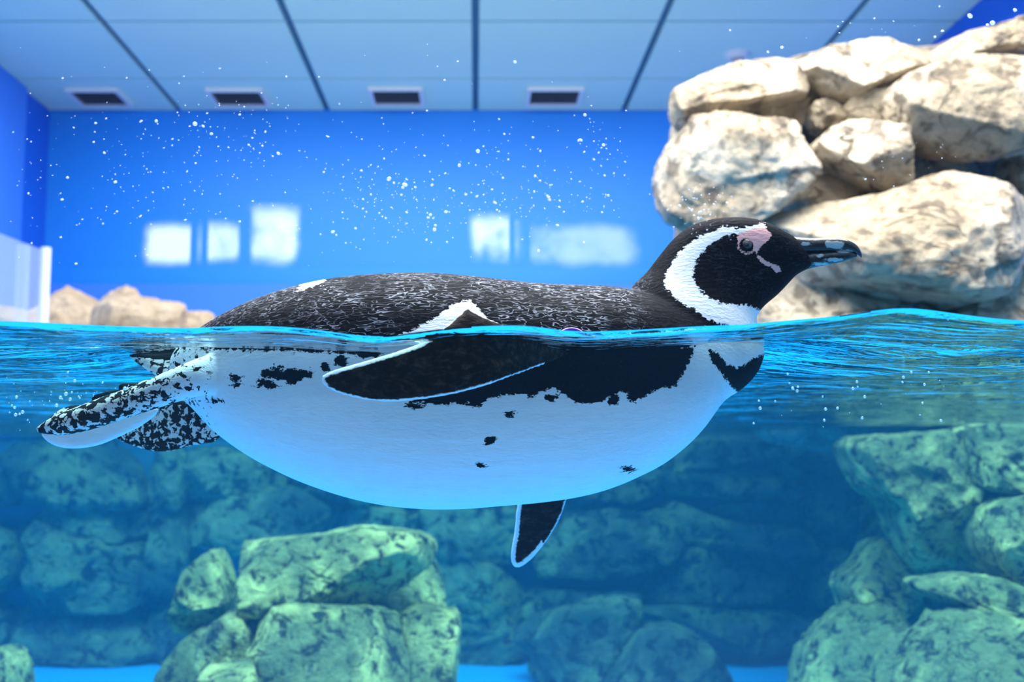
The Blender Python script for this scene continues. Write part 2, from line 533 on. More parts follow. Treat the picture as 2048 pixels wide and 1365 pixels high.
def rock(name, poly, Y, thick, mat, parent=None, tilt=0.25, box_e=0.36, amp=0.095, facets=7, res=1.0, back=None, grow=1.07):
    rock_seed[0] += 1; sd = rock_seed[0]
    rng = np.random.RandomState(sd)
    W = np.array([tuple(at(px, py, Y)) for px, py in poly])
    p2 = W[:, [0, 2]]
    p2 = smooth_poly(p2, 1)
    # centroid
    q = np.roll(p2, -1, 0); cr = p2[:, 0] * q[:, 1] - q[:, 0] * p2[:, 1]
    c = ((p2 + q) * cr[:, None]).sum(0) / (3 * cr.sum())
    nt, npz = int(RES_T * res), int(RES_P * res)
    th = np.linspace(0, 2 * math.pi, nt, endpoint=False)
    dirs = np.stack([np.cos(th), np.sin(th)], 1)
    rad = np.zeros(nt)
    rel = p2 - c; reln = np.roll(rel, -1, 0)
    for i in range(len(rel)):
        a, e = rel[i], reln[i] - rel[i]
        den = dirs[:, 0] * e[1] - dirs[:, 1] * e[0]
        den = np.where(abs(den) < 1e-12, 1e-12, den)
        t = (a[0] * e[1] - a[1] * e[0]) / den
        u = (a[0] * dirs[:, 1] - a[1] * dirs[:, 0]) / den
        ok = (u >= -1e-6) & (u <= 1 + 1e-6) & (t > 0)
        rad = np.where(ok & (t > rad), t, rad)
    rad = np.where(rad <= 0, rad[rad > 0].mean(), rad) * grow
    size = float(rad.mean())
    key = int(46 * res)
    U, FQ = cube_sphere(key)
    tb = thick if back is None else back
    rho = np.hypot(U[:, 0], U[:, 2]); ang = np.arctan2(U[:, 2], U[:, 0]) % (2 * math.pi)
    pe = 4.5
    nrm_ = (rho ** pe + np.abs(U[:, 1]) ** pe) ** (1 / pe)
    s_ = rho / nrm_; k_ = U[:, 1] / nrm_
    ra = np.interp(ang, np.concatenate([th, [2 * math.pi]]), np.concatenate([rad, rad[:1]]))
    P = np.stack([c[0] + ra * np.cos(ang) * s_, np.where(k_ < 0, thick * k_, tb * k_), c[1] + ra * np.sin(ang) * s_], 1)
    C0 = np.array([c[0], 0, c[1]])
    D = P - C0
    # flat fracture faces
    for q in range(facets * 2):
        n = rng.normal(size=3)
        n[1] = -abs(n[1]) * 1.4 - .15 if q % 2 else -abs(n[1]) * .5
        n /= np.linalg.norm(n)
        sup = (D @ n).max()
        lim = sup * (rng.uniform(.62, .88) if q % 2 else rng.uniform(.955, 1.0))
        over = np.clip(D @ n - lim, 0, None)
        D = D - 0.92 * over[:, None] * n
    r = np.linalg.norm(D, axis=1) + 1e-9
    nd = D / r[:, None]
    wp = 0.5 * np.stack([vnoise(D / size * 1.3 + 7 * q_, sd + 200 + q_) for q_ in range(3)], 1)
    Dn = D / size + .10 * wp
    disp = np.zeros(len(D))
    for cnt, am, be in ((9, 1.0, 60.0), (34, .5, 260.0)):            # broken, tilted faces at two sizes
        sdv = Dn[rng.randint(0, len(Dn), cnt)]
        d2 = ((Dn[:, None, :] * np.array([1, 1, 1.25]) - sdv[None] * np.array([1, 1, 1.25])) ** 2).sum(2)
        ww = np.exp(-be * (d2 - d2.min(1, keepdims=True))); ww /= ww.sum(1, keepdims=True)
        tl = rng.normal(size=(cnt, 3)) * (.55 if cnt < 20 else .9); off = rng.uniform(-.8, .5, cnt)
        pl = off[None] + ((Dn[:, None, :] - sdv[None]) * tl[None]).sum(2)
        disp += am * (ww * np.clip(pl, -1.6, 1.0)).sum(1)
    f1 = fbm(D / size * 1.7 + wp + sd * 3.1, sd, 3)
    f3 = fbm(D / size * 7.5, sd + 90, 4, .6)
    disp = size * amp * (disp * .85 + .35 * f1 + .26 * f3 + .05)
    edge = np.abs(D[:, 1]) / max(thick, tb)
    wgt = np.clip(edge * 1.6, .45, 1)
    D = D + nd * (disp * wgt)[:, None]
    D[:, 1] += tilt * (D[:, 2])
    V = D + C0; V[:, 1] += Y
    faces = FQ
    org = Vector((c[0], Y, c[1] - size * .8))
    if parent is None:
        V = V - np.array(org)
        o = mesh_obj(name, V, faces, mat, None, True); o.location = org
    else:
        o = mesh_obj(name, V, faces, mat, parent, True)
    return o


# --- rock outcrop above the water (one cemented rockwork, its stones are parts)
outcrop = empty('rock_outcrop', (1.4, 3.1, WL))
tag(outcrop, 'tall cream rock outcrop rising from the water against the blue wall', 'rock outcrop')
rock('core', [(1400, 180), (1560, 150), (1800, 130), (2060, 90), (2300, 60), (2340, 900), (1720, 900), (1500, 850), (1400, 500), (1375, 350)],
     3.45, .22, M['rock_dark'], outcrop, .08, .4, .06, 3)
T = [
    ([(1362, 172), (1385, 152), (1450, 140), (1560, 128), (1600, 160), (1612, 190), (1560, 200), (1500, 210), (1440, 226), (1400, 246), (1375, 240), (1360, 215)], 3.12, .17),
    ([(1562, 128), (1590, 108), (1640, 110), (1730, 100), (1800, 105), (1850, 95), (1866, 122), (1810, 155), (1750, 178), (1700, 206), (1650, 210), (1600, 182)], 3.18, .18),
    ([(1850, 96), (1950, 75), (2060, 48), (2160, 40), (2150, 95), (2060, 108), (1960, 118), (1870, 146), (1815, 160)], 3.2, .18),
    ([(1350, 238), (1370, 238), (1400, 255), (1390, 310), (1345, 300)], 3.3, .1),
    ([(1335, 345), (1350, 302), (1380, 270), (1430, 247), (1480, 258), (1540, 265), (1590, 268), (1630, 310), (1640, 350), (1600, 372), (1560, 405), (1500, 448), (1450, 465), (1400, 455), (1360, 435), (1340, 400)], 3.0, .2),
    ([(1490, 214), (1560, 204), (1606, 200), (1622, 235), (1595, 262), (1500, 255), (1450, 240)], 3.26, .12),
    ([(1640, 290), (1680, 256), (1740, 256), (1810, 280), (1832, 310), (1822, 350), (1805, 384), (1750, 372), (1690, 335), (1650, 312)], 2.98, .14),
    ([(1690, 210), (1760, 184), (1800, 174), (1818, 240), (1832, 262), (1750, 262), (1700, 252)], 3.14, .14),
    ([(1800, 172), (1870, 148), (1960, 122), (2060, 104), (2150, 110), (2160, 280), (2060, 292), (2000, 306), (1930, 312), (1870, 282), (1820, 256)], 2.98, .2),
    ([(1650, 350), (1720, 372), (1790, 400), (1720, 412), (1560, 424), (1590, 390), (1630, 360)], 3.16, .1),
    ([(1500, 442), (1620, 420), (1740, 402), (1800, 395), (1860, 366), (1900, 360), (1960, 380), (2060, 420), (2150, 440), (2130, 500), (1995, 540), (1970, 592), (1900, 602), (1800, 578), (1700, 562), (1600, 545), (1530, 500)], 2.9, .22),
    ([(1480, 660), (1530, 590), (1600, 560), (1700, 565), (1800, 585), (1852, 612), (1850, 700), (1820, 820), (1500, 835)], 2.95, .17),
    ([(1890, 660), (1960, 602), (2000, 548), (2060, 518), (2150, 500), (2160, 840), (1900, 840)], 2.95, .18),
    ([(2020, 312), (2060, 302), (2130, 310), (2130, 390), (2050, 392), (2028, 380)], 3.1, .12),
    ([(1835, 300), (1900, 305), (1960, 330), (1940, 365), (1880, 372), (1830, 372)], 3.24, .1),
    ([(1620, 214), (1650, 205), (1690, 225), (1690, 255), (1650, 270), (1622, 250)], 3.16, .08),
]
for poly, Y, th in T:
    rock('stone', poly, Y, th, M['rock_dry'], outcrop, .22, grow=1.13)

# --- boulders on the far deck
K = [
    ([(48, 580), (100, 566), (150, 560), (190, 562), (204, 584), (212, 610), (200, 690), (60, 690)], 6.6, .28, 'large tan boulder on the deck behind the white railing post'),
    ([(192, 600), (212, 580), (260, 590), (300, 600), (346, 597), (352, 640), (350, 690), (200, 690)], 6.1, .22, 'pale flat-topped tan boulder on the deck before the blue back wall'),
    ([(-60, 610), (0, 603), (50, 600), (100, 622), (120, 690), (-60, 690)], 6.0, .18, 'low tan boulder on the deck seen through the glass railing'),
    ([(345, 640), (385, 633), (430, 640), (450, 690), (340, 690)], 6.7, .16, "small tan boulder beyond the penguin's rump at the water's edge"),
]
for poly, Y, th, lab in K:
    poly = [(a, b if b < 690 else 905 - (WL + .03) * F / Y) for a, b in poly]
    tag(rock('boulder', poly, Y, th, M['rock_tan'], None, .15, grow=1.15), lab, 'boulder', 'tan boulders on the deck')

# --- submerged boulders, left stack
Lp = [
    ([(430, 1100), (560, 1080), (690, 1065), (740, 1062), (850, 1075), (862, 1110), (850, 1132), (790, 1170), (660, 1226), (560, 1205), (470, 1215), (440, 1160)], 2.55, .22, 'broad submerged boulder topping the stack below the penguin'),
    ([(640, 1140), (850, 1118), (886, 1200), (872, 1280), (850, 1480), (650, 1480)], 2.85, .15, 'shaded submerged boulder wedged behind the topmost boulder of the stack'),
    ([(400, 1112), (432, 1108), (468, 1232), (405, 1272), (360, 1252), (366, 1180)], 2.75, .15, 'upright narrow submerged boulder at the side of the stack'),
    ([(474, 1238), (580, 1226), (640, 1230), (780, 1240), (802, 1290), (824, 1400), (800, 1480), (510, 1480), (490, 1330)], 2.30, .22, 'large flat-topped submerged boulder carrying the topmost boulder'),
    ([(792, 1236), (900, 1236), (922, 1262), (905, 1400), (890, 1480), (830, 1480), (806, 1290)], 2.45, .18, 'blocky submerged boulder beside the large flat-topped one on bare blue floor'),
    ([(400, 1272), (450, 1230), (494, 1244), (504, 1326), (440, 1350), (390, 1312)], 2.36, .12, 'small pitted submerged boulder between the upright and flat-topped boulders'),
    ([(320, 1370), (360, 1300), (405, 1268), (420, 1340), (440, 1480), (300, 1480)], 2.60, .16, 'sloping submerged boulder at the foot of the stack'),
    ([(370, 1356), (430, 1340), (480, 1346), (512, 1400), (530, 1480), (350, 1480)], 2.14, .12, 'low pale submerged boulder leaning against the foot of the stack'),
]
to_floor = lambda poly, Y: [(a, 905 - (FLOOR - .025) * F / Y if b >= 1440 else b) for a, b in poly]
for poly, Y, th, lab in Lp:
    tag(rock('boulder', to_floor(poly, Y), Y, th, M['rock_wet'], None, .3), lab, 'boulder', 'submerged boulders in the stack')
tag(rock('boulder', [(-50, 1320), (0, 1312), (28, 1330), (35, 1365), (30, 1624), (-60, 1624)], 2.6, .12, M['rock_wet']),
    'lone submerged boulder on bare blue floor by the tank side wall', 'boulder', 'submerged boulders')

# --- submerged boulders under the outcrop
Rp = [
    ([(1705, 880), (1780, 878), (1900, 868), (1922, 900), (1928, 940), (1946, 1000), (1940, 1050), (1915, 1100), (1880, 1130), (1840, 1136), (1815, 1100), (1790, 1050), (1776, 1000), (1740, 985), (1725, 940)], 2.7, .2, 'submerged boulder tapering to its foot, just below the water surface'),
    ([(1912, 862), (1990, 852), (2100, 852), (2110, 970), (1985, 986), (1930, 962), (1896, 925)], 2.6, .18, 'craggy submerged boulder touching the water surface under the outcrop'),
    ([(1960, 1060), (1985, 1010), (2060, 992), (2120, 1000), (2130, 1180), (2060, 1186), (2000, 1160), (1965, 1112)], 2.5, .2, 'rounded smooth submerged boulder with a pale crown'),
    ([(1685, 1162), (1740, 1132), (1770, 1080), (1800, 1110), (1850, 1140), (1834, 1190), (1805, 1250), (1740, 1272), (1700, 1225)], 2.85, .18, 'grey-green submerged boulder under the tapering boulder'),
    ([(1835, 1172), (1900, 1160), (1970, 1150), (2060, 1188), (2130, 1220), (2130, 1300), (2030, 1262), (1960, 1226), (1900, 1212)], 2.4, .15, 'long arched submerged ledge boulder over a dark hollow'),
    ([(1625, 1340), (1660, 1280), (1720, 1235), (1790, 1216), (1826, 1275), (1850, 1340), (1880, 1480), (1600, 1480)], 2.68, .2, 'large sloping submerged boulder rising from the pool floor'),
    ([(1785, 1332), (1850, 1306), (1900, 1290), (1930, 1250), (1985, 1244), (2050, 1260), (2110, 1290), (2110, 1480), (1810, 1480)], 2.25, .18, 'pitted submerged boulder beneath the arched ledge boulder'),
]
for poly, Y, th, lab in Rp:
    tag(rock('boulder', to_floor(poly, Y), Y, th, M['rock_wet'], None, .25), lab, 'boulder', 'submerged boulders under the outcrop')
tag(rock('boulder', [(1760, 900), (1960, 880), (2300, 870), (2320, 1512), (1720, 1512), (1740, 1200)], 3.1, .2, M['rock_wall'], None, .1, .4),
    'dark massive submerged boulder behind all the others under the outcrop', 'boulder', 'submerged boulders under the outcrop')

# --- rock blocks of the submerged back wall
Wb = [
    [(40, 905), (150, 890), (295, 895), (300, 1000), (200, 1012), (60, 992)],
    [(110, 1010), (200, 1016), (298, 1006), (298, 1090), (180, 1070), (100, 1050)],
    [(60, 1048), (180, 1076), (295, 1102), (298, 1205), (90, 1206), (30, 1172), (70, 1122)],
    [(30, 1216), (300, 1216), (300, 1322), (30, 1322)],
    [(-120, 940), (30, 950), (36, 1010), (-120, 1015)], [(-120, 1060), (20, 1058), (50, 1130), (10, 1180), (-120, 1180)],
    [(-120, 1200), (10, 1200), (22, 1322), (-120, 1322)],
    [(310, 905), (368, 900), (380, 990), (330, 1070), (312, 1060)], [(314, 1075), (350, 1060), (376, 1010), (388, 1110), (360, 1200), (314, 1200)],
    [(314, 1210), (420, 1200), (430, 1322), (314, 1322)],
    [(374, 905), (470, 900), (560, 950), (572, 972), (480, 986), (400, 992), (376, 980)],
    [(390, 1000), (600, 980), (690, 1000), (690, 1085), (400, 1100)],
    [(700, 1010), (850, 1012), (852, 1062), (760, 1068), (716, 1062)],
    [(580, 900), (840, 900), (846, 1000), (700, 1000), (600, 970)],
    [(860, 1090), (960, 1120), (1040, 1180), (1030, 1245), (930, 1252), (880, 1192)], [(870, 1205), (925, 1258), (1040, 1252), (1030, 1322), (870, 1322)],
    [(860, 905), (1100, 905), (1110, 1010), (1080, 1100), (960, 1110), (860, 1080)],
    [(1340, 884), (1530, 877), (1600, 882), (1600, 902), (1520, 920), (1380, 936), (1330, 930)],
    [(1300, 952), (1400, 938), (1598, 908), (1602, 996), (1480, 990), (1350, 986), (1290, 976)],
    [(1480, 1000), (1600, 998), (1604, 1055), (1500, 1046), (1420, 1030)],
    [(1120, 1010), (1250, 1040), (1340, 1016), (1330, 1120), (1200, 1172), (1100, 1162), (1090, 1100)],
    [(1345, 1000), (1420, 1036), (1500, 1052), (1604, 1062), (1600, 1106), (1540, 1114), (1420, 1082), (1345, 1100)],
    [(1340, 1112), (1400, 1088), (1470, 1095), (1540, 1120), (1600, 1112), (1604, 1200), (1330, 1204), (1300, 1172)],
    [(1300, 1212), (1420, 1216), (1560, 1226), (1600, 1260), (1604, 1322), (1480, 1322), (1430, 1300), (1380, 1260), (1290, 1250)],
    [(1050, 1180), (1200, 1178), (1290, 1180), (1280, 1200), (1150, 1220), (1050, 1260)],
    [(1614, 930), (1730, 900), (1746, 1060), (1690, 1090), (1616, 1080)], [(1614, 1092), (1690, 1098), (1684, 1212), (1616, 1216)],
    [(1612, 1222), (1720, 1222), (1720, 1322), (1612, 1322)], [(1760, 880), (2100, 880), (2100, 1100), (1760, 1100)],
    [(1120, 890), (1320, 886), (1320, 940), (1280, 1000), (1130, 1000)],
]
for k, poly in enumerate(Wb):
    rock('block', poly, TB - .06, (.16, .12, .2)[k % 3], M['rock_wall'], wall_tank, .15, .35, .13, 4, .7, None, 1.2)
# loose boulders at the foot of the back wall
tag(rock('boulder', [(1035, 1290), (1060, 1250), (1150, 1216), (1270, 1190), (1286, 1222), (1235, 1300), (1200, 1385), (1060, 1385)], 3.85, .2, M['rock_wall']),
    'dark leaning submerged boulder at the foot of the rock back wall', 'boulder', 'submerged boulders by the back wall')
tag(rock('boulder', [(1215, 1330), (1270, 1270), (1330, 1255), (1400, 1280), (1440, 1330), (1475, 1400), (1200, 1400)], 3.7, .2, M['rock_wall']),
    'domed submerged boulder before the rock back wall', 'boulder', 'submerged boulders by the back wall')

# --- seat the boulders against each other: where one would sink into its neighbour, its hidden side takes the neighbour's shape
def inside(tree, co):
    """odd number of crossings along two different rays"""
    for d in (Vector((.13, -.97, .21)).normalized(), Vector((-.31, .42, .85)).normalized()):
        k = 0; p = co.copy()
        while k < 40:
            h = tree.ray_cast(p, d)
            if h[0] is None: break
            k += 1; p = h[0] + d * 1e-5
        if k % 2 == 0: return False
    return True


def seat_rocks():
    items = [(o, Vector((0, 0, 0)), True) for o in outcrop.children]
    bl = sorted([o for o in COL.objects if o.name.startswith('boulder')], key=lambda o: o.location.y)
    items += [(o, o.location.copy(), False) for o in bl]
    done = []
    for o, off, fixed in items:
        n = len(o.data.vertices)
        P = np.zeros(n * 3); o.data.vertices.foreach_get('co', P); P = P.reshape(-1, 3) + np.array(off)
        if not fixed:
            mid = Vector((P.min(0) + P.max(0)) / 2)
            for tr_, lo, hi in done:
                if inside(tr_, mid): continue
                for i in np.where(((P > lo) & (P < hi)).all(1))[0]:
                    co = Vector(P[i])
                    if not inside(tr_, co): continue
                    # draw the sunken vertex back towards its own rock until it meets the neighbour's outermost face
                    d = co - mid; L = d.length; d /= L
                    h = tr_.ray_cast(mid, d, L)
                    if h[0] is not None: P[i] = h[0] + d * .002
            o.data.vertices.foreach_set('co', (P - np.array(off)).ravel()); o.data.update()
        tr2 = BVHTree.FromPolygons([Vector(p) for p in P], [tuple(p.vertices) for p in o.data.polygons])
        done.append((tr2, P.min(0), P.max(0)))


seat_rocks()

# ------------------------------------------------------------------ penguin
PY = 0.86
PX = PY / F * 1.0                        # metres per pixel, near enough, at the penguin


def loft(rings, cap=True):
    """rings: list of (n,3) arrays"""
    n = len(rings[0]); V = np.concatenate(rings); f = []
    for i in range(len(rings) - 1):
        for j in range(n):
            j2 = (j + 1) % n
            f.append((i * n + j, i * n + j2, (i + 1) * n + j2, (i + 1) * n + j))
    f.append(tuple(range(n))[::-1]); f.append(tuple(range((len(rings) - 1) * n, len(rings) * n)))
    return V.tolist(), f


def resample(rows, n):
    rows = np.asarray(rows, float)
    d = np.concatenate([[0], np.cumsum(np.linalg.norm(np.diff(rows[:, :2], axis=0), axis=1))])
    # Catmull-Rom on every column
    t = np.linspace(0, d[-1], n)
    m = np.gradient(rows, d, axis=0)
    i = np.clip(np.searchsorted(d, t) - 1, 0, len(d) - 2)
    h = (d[i + 1] - d[i])[:, None]; u = ((t - d[i])[:, None]) / h
    return (2 * u**3 - 3 * u**2 + 1) * rows[i] + (u**3 - 2 * u**2 + u) * h * m[i] + (-2 * u**3 + 3 * u**2) * rows[i + 1] + (u**3 - u**2) * h * m[i + 1]


def ring_between(a, b, hw, n=48, e=2.2, Y=PY):
    """closed ring whose profile line runs from pixel a (back) to pixel b (front), half width hw px"""
    A, B = np.array(at(a[0], a[1], Y)), np.array(at(b[0], b[1], Y))
    c = (A + B) / 2; h = (A - B) / 2
    th = np.linspace(0, 2 * math.pi, n, endpoint=False)
    ct, st = np.cos(th), np.sin(th)
    ct = np.sign(ct) * np.abs(ct) ** (2 / e); st = np.sign(st) * np.abs(st) ** (2 / e)
    return c[None] + ct[:, None] * h[None] + st[:, None] * np.array([0, hw * PX, 0])[None]


def orient(vf):
    return vf


torso_rows = [(338, 735, 762, 14), (348, 712, 780, 40), (385, 672, 815, 80), (430, 642, 862, 118), (480, 616, 900, 150), (560, 586, 945, 188),
              (660, 562, 985, 216), (760, 552, 1010, 232), (850, 550, 1019, 240), (940, 556, 1018, 243), (1000, 563, 1013, 243),
              (1080, 571, 1006, 240), (1150, 574, 996, 232), (1200, 575, 984, 222), (1270, 584, 957, 200), (1340, 600, 918, 172),
              (1400, 622, 862, 140), (1440, 642, 808, 112), (1485, 662, 776, 86), (1510, 676, 748, 58), (1523, 690, 722, 24)]
tr = resample([(r[0], 0, r[1], r[2], r[3]) for r in torso_rows], 90)
torso = loft([ring_between((r[0], r[2]), (r[0], r[3]), max(r[4], 3)) for r in tr])
neck_rows = [(1240, 640, 1430, 740, 140), (1262, 576, 1516, 700, 112), (1292, 546, 1511, 652, 90), (1320, 510, 1513, 632, 76), (1346, 479, 1529, 612, 67),
             (1380, 453, 1554, 591, 61), (1420, 440, 1577, 567, 57), (1460, 436, 1590, 553, 53), (1500, 438, 1602, 545, 47),
             (1530, 446, 1612, 540, 40), (1557, 459, 1618, 537, 33), (1582, 472, 1624, 533, 25)]
nr = resample(neck_rows, 60)
neck = loft([ring_between((r[0], r[1]), (r[2], r[3]), r[4]) for r in nr])


def plate(poly, depth, thick, n=26):
    """a blade with rounded edges: depth(px,py) gives y; thickness fades at the rim"""
    p = smooth_poly(poly, 2); c = p.mean(0)
    V = []; fcs = []; m = len(p)
    lv = [0.0, .35, .65, .85, .95, 1.0]
    for side in (-1, 1):
        for s in lv:
            prof = math.sqrt(max(0, 1 - s ** 4)) * .5 + .12
            for q in p:
                x, y = c + (q - c) * s
                V.append(tuple(at(x, y, depth(x, y) + side * thick * prof)))
    L = len(lv)
    for b in (0, 1):
        o0 = b * L * m
        for i in range(L - 1):
            for j in range(m):
                j2 = (j + 1) % m
                q = (o0 + i * m + j, o0 + i * m + j2, o0 + (i + 1) * m + j2, o0 + (i + 1) * m + j)
                fcs.append(q if b else q[::-1])
    o0 = (L - 1) * m; o1 = (2 * L - 1) * m
    for j in range(m):
        j2 = (j + 1) % m
        fcs.append((o0 + j, o1 + j, o1 + j2, o0 + j2))
    bm = bmesh.new()
    bv = [bm.verts.new(v) for v in V]
    for q in fcs:
        try: bm.faces.new([bv[i] for i in q])
        except ValueError: pass
    bmesh.ops.remove_doubles(bm, verts=bm.verts, dist=1e-6)
    bmesh.ops.recalc_face_normals(bm, faces=bm.faces)
    bm.verts.index_update()
    out = ([tuple(v.co) for v in bm.verts], [tuple(v.index for v in f.verts) for f in bm.faces])
    bm.free()
    return out


def tube(rows, n=20, e=2.0):
    """rows (px, py, Y, half height px, half width px)"""
    rr = resample(rows, 40)
    rings = []
    for i, r in enumerate(rr):
        a = rr[max(i - 1, 0)]; b = rr[min(i + 1, len(rr) - 1)]
        d = np.array([b[0] - a[0], b[1] - a[1]]); d /= np.linalg.norm(d) + 1e-9
        nx_, ny_ = -d[1], d[0]
        hh = max(r[3], 1.0)
        rings.append(ring_between((r[0] + nx_ * hh, r[1] + ny_ * hh), (r[0] - nx_ * hh, r[1] - ny_ * hh), max(r[4], 1.0), n, e, r[2]))
    return loft(rings)


NF = [(1150, 694), (1138, 712), (1100, 726), (1050, 745), (950, 780), (850, 800), (760, 806), (690, 793), (650, 776), (638, 760), (650, 745),
      (720, 726), (800, 702), (850, 684), (900, 648), (924, 626), (935, 614), (948, 626), (1000, 648), (1060, 662), (1120, 672)]
FF = [(1032, 1012), (1090, 800), (1180, 780), (1160, 920), (1133, 1000), (1118, 1045), (1082, 1100), (1046, 1136), (1024, 1136), (1020, 1112), (1030, 1060)]
TAIL = [(246, 698), (300, 708), (400, 690), (450, 715), (420, 760), (380, 772), (330, 765), (296, 742), (268, 724)]
OF = [(214, 862), (228, 878), (290, 902), (335, 906), (390, 890), (446, 884), (450, 820), (370, 800), (320, 802), (262, 828), (228, 842)]
WEB = [(76, 862), (92, 884), (118, 896), (150, 899), (196, 893), (240, 874), (290, 850), (330, 815), (270, 812), (180, 835), (110, 850)]
nf_depth = lambda x, y: float(np.interp(x, [630, 760, 900, 1000, 1090, 1160], [.690, .672, .662, .676, .722, .775])) + .00012 * (680 - y) * (y < 680)
ff_depth = lambda x, y: float(np.interp(y, [780, 900, 1000, 1140], [.95, .985, 1.0, 1.01]))
parts = [torso, neck,
         plate(NF, nf_depth, .009),
         plate(FF, ff_depth, .009),
         plate(TAIL, lambda x, y: .87 + (760 - y) * .0002, .010),
         plate(OF, lambda x, y: .90 - (x - 214) * .00012, .010),
         plate(WEB, lambda x, y: .845, .010),
         tube([(510, 735, .86, 40, 36), (440, 745, .815, 40, 36), (360, 768, .80, 34, 32), (290, 795, .80, 29, 30), (230, 815, .80, 28, 32), (165, 838, .80, 26, 32), (110, 853, .80, 19, 24), (74, 861, .80, 6, 8)]),
         tube([(330, 772, .815, 14, 12), (292, 776, .81, 16, 12), (256, 790, .81, 12, 10), (232, 800, .81, 6, 6)]),
         tube([(250, 800, .815, 12, 12), (215, 806, .81, 16, 12), (180, 823, .81, 13, 10), (160, 834, .81, 6, 6)]),
         tube([(180, 822, .815, 12, 12), (140, 826, .81, 14, 12), (108, 842, .81, 11, 10), (94, 850, .81, 5, 6)]),
         tube([(330, 800, .88, 16, 14), (260, 795, .88, 17, 14), (215, 798, .88, 15, 12), (184, 800, .88, 9, 8)]),
         tube([(330, 790, .89, 14, 12), (280, 780, .89, 13, 12), (238, 776, .89, 9, 8)])]
kinds = [0, 0, 1, 2, 4, 5, 6, 3, 3, 3, 3, 7, 7]


def build_penguin():
    root = empty('penguin', tuple(at(840, 1019, PY)))
    tag(root, 'black and white penguin floating in profile at the water surface, flipper spread', 'penguin')
    V = []; Fc = []
    trees = {}
    for kd, (v, f) in zip(kinds, parts):
        bm = bmesh.new()
        bv = [bm.verts.new(q) for q in v]
        for q in f: bm.faces.new([bv[i] for i in q])
        bmesh.ops.recalc_face_normals(bm, faces=bm.faces)
        bm.verts.index_update()
        base = len(V)
        V += [tuple(q.co) for q in bm.verts]
        Fc += [tuple(base + q.index for q in g.verts) for g in bm.faces]
        trees.setdefault(kd, []).append(BVHTree.FromBMesh(bm))
        bm.free()
    me = bpy.data.meshes.new('body_source'); me.from_pydata(V, [], Fc); me.update()
    tmp = bpy.data.objects.new('body_source', me); COL.objects.link(tmp)
    m = tmp.modifiers.new('r', 'REMESH'); m.mode = 'VOXEL'; m.voxel_size = .00155
    m2 = tmp.modifiers.new('s', 'SMOOTH'); m2.factor = .5; m2.iterations = 7
    dg = bpy.context.evaluated_depsgraph_get()
    body_me = bpy.data.meshes.new_from_object(tmp.evaluated_get(dg))
    bpy.data.objects.remove(tmp)
    n = len(body_me.vertices)
    P = np.zeros(n * 3); body_me.vertices.foreach_get('co', P); P = P.reshape(-1, 3)
    # which limb a vertex belongs to
    kd = np.zeros(n, int)
    order = [1, 2, 4, 5, 6, 3, 7]
    cand = np.where((P[:, 0] < at(520, 700, PY).x) | (P[:, 1] < .775) | (P[:, 1] > .93) | (P[:, 2] < at(800, 1000, PY).z))[0]
    for i in cand:
        co = Vector(P[i]); best = 1e9; bk = 0
        for kk in [0] + order:
            for tr_ in trees[kk]:
                r = tr_.find_nearest(co, .02)
                if r[0] is not None and r[3] < best - 1e-5:
                    best = r[3]; bk = kk
        kd[i] = bk
    # side-view pixels (far half mirrored on to the near half)
    Q = P.copy(); far = (Q[:, 1] > PY) & (kd == 0); Q[far, 1] = 2 * PY - Q[far, 1]
    px = project(Q)
    # ---- plumage fields, in pixels; positive = dark
    dark = np.full(n, -60.0)
    back = [(200, 690), (380, 690), (440, 700), (560, 702), (660, 706), (730, 700), (790, 676), (860, 640), (905, 604), (940, 596), (985, 625), (1030, 642),
            (1100, 662), (1200, 672), (1330, 664), (1400, 668), (1420, 690), (1520, 690), (1512, 735), (1472, 778), (1440, 748), (1415, 712),
            (1396, 702), (1375, 735), (1352, 772), (1318, 778), (1280, 800), (1240, 782), (1200, 806), (1150, 806), (1110, 776), (1060, 790),
            (1000, 792), (950, 806), (880, 812), (820, 800), (900, 745), (1000, 690), (1010, 400), (1800, 300), (1800, 100), (200, 100)]
    up = [(200, 690), (380, 690), (440, 700), (560, 702), (660, 706), (730, 700), (790, 676), (850, 648), (895, 617), (925, 600), (946, 603), (966, 628), (990, 646),
          (1030, 664), (1070, 680), (1130, 700), (1200, 690), (1330, 664), (1420, 655), (1500, 665), (1800, 665), (1800, 100), (200, 100)]
    band = [(820, 800), (900, 745), (960, 690), (1090, 690), (1200, 696), (1390, 694), (1375, 735), (1352, 772), (1318, 778), (1280, 800), (1240, 782),
            (1200, 806), (1150, 806), (1110, 776), (1060, 790), (1000, 792), (950, 806), (880, 812)]
    throat = [(1416, 698), (1436, 706), (1452, 728), (1476, 736), (1500, 722), (1545, 700), (1545, 750), (1478, 790), (1446, 752), (1424, 722)]
    ring = [(1530, 447), (1517, 449), (1482, 456), (1446, 455), (1419, 466), (1397, 474), (1370, 493), (1350, 515), (1337, 537), (1329, 559), (1329, 575), (1342, 589),
            (1364, 608), (1389, 619), (1408, 635), (1432, 646), (1473, 656), (1540, 668), (1540, 632), (1504, 613), (1473, 610), (1446, 608),
            (1419, 597), (1397, 578), (1386, 556), (1389, 531), (1402, 509), (1413, 496), (1427, 482), (1454, 471), (1473, 468), (1500, 470), (1535, 465)]
    d_up = poly_sdf(px, up); d_band = poly_sdf(px, band); d_thr = poly_sdf(px, throat)
    dark = np.maximum(np.maximum(d_up, d_band), d_thr)
    strip = [(1150, 676), (1300, 668), (1390, 656), (1420, 664), (1350, 684), (1200, 690)]
    d_ring = np.maximum(poly_sdf(px, ring), poly_sdf(px, strip))
    dark = np.minimum(dark, -d_ring)
    rump = [(596, 580), (602, 568), (640, 556), (650, 560), (636, 569), (612, 577)]
    dark = np.minimum(dark, -poly_sdf(px, rump) - 1)
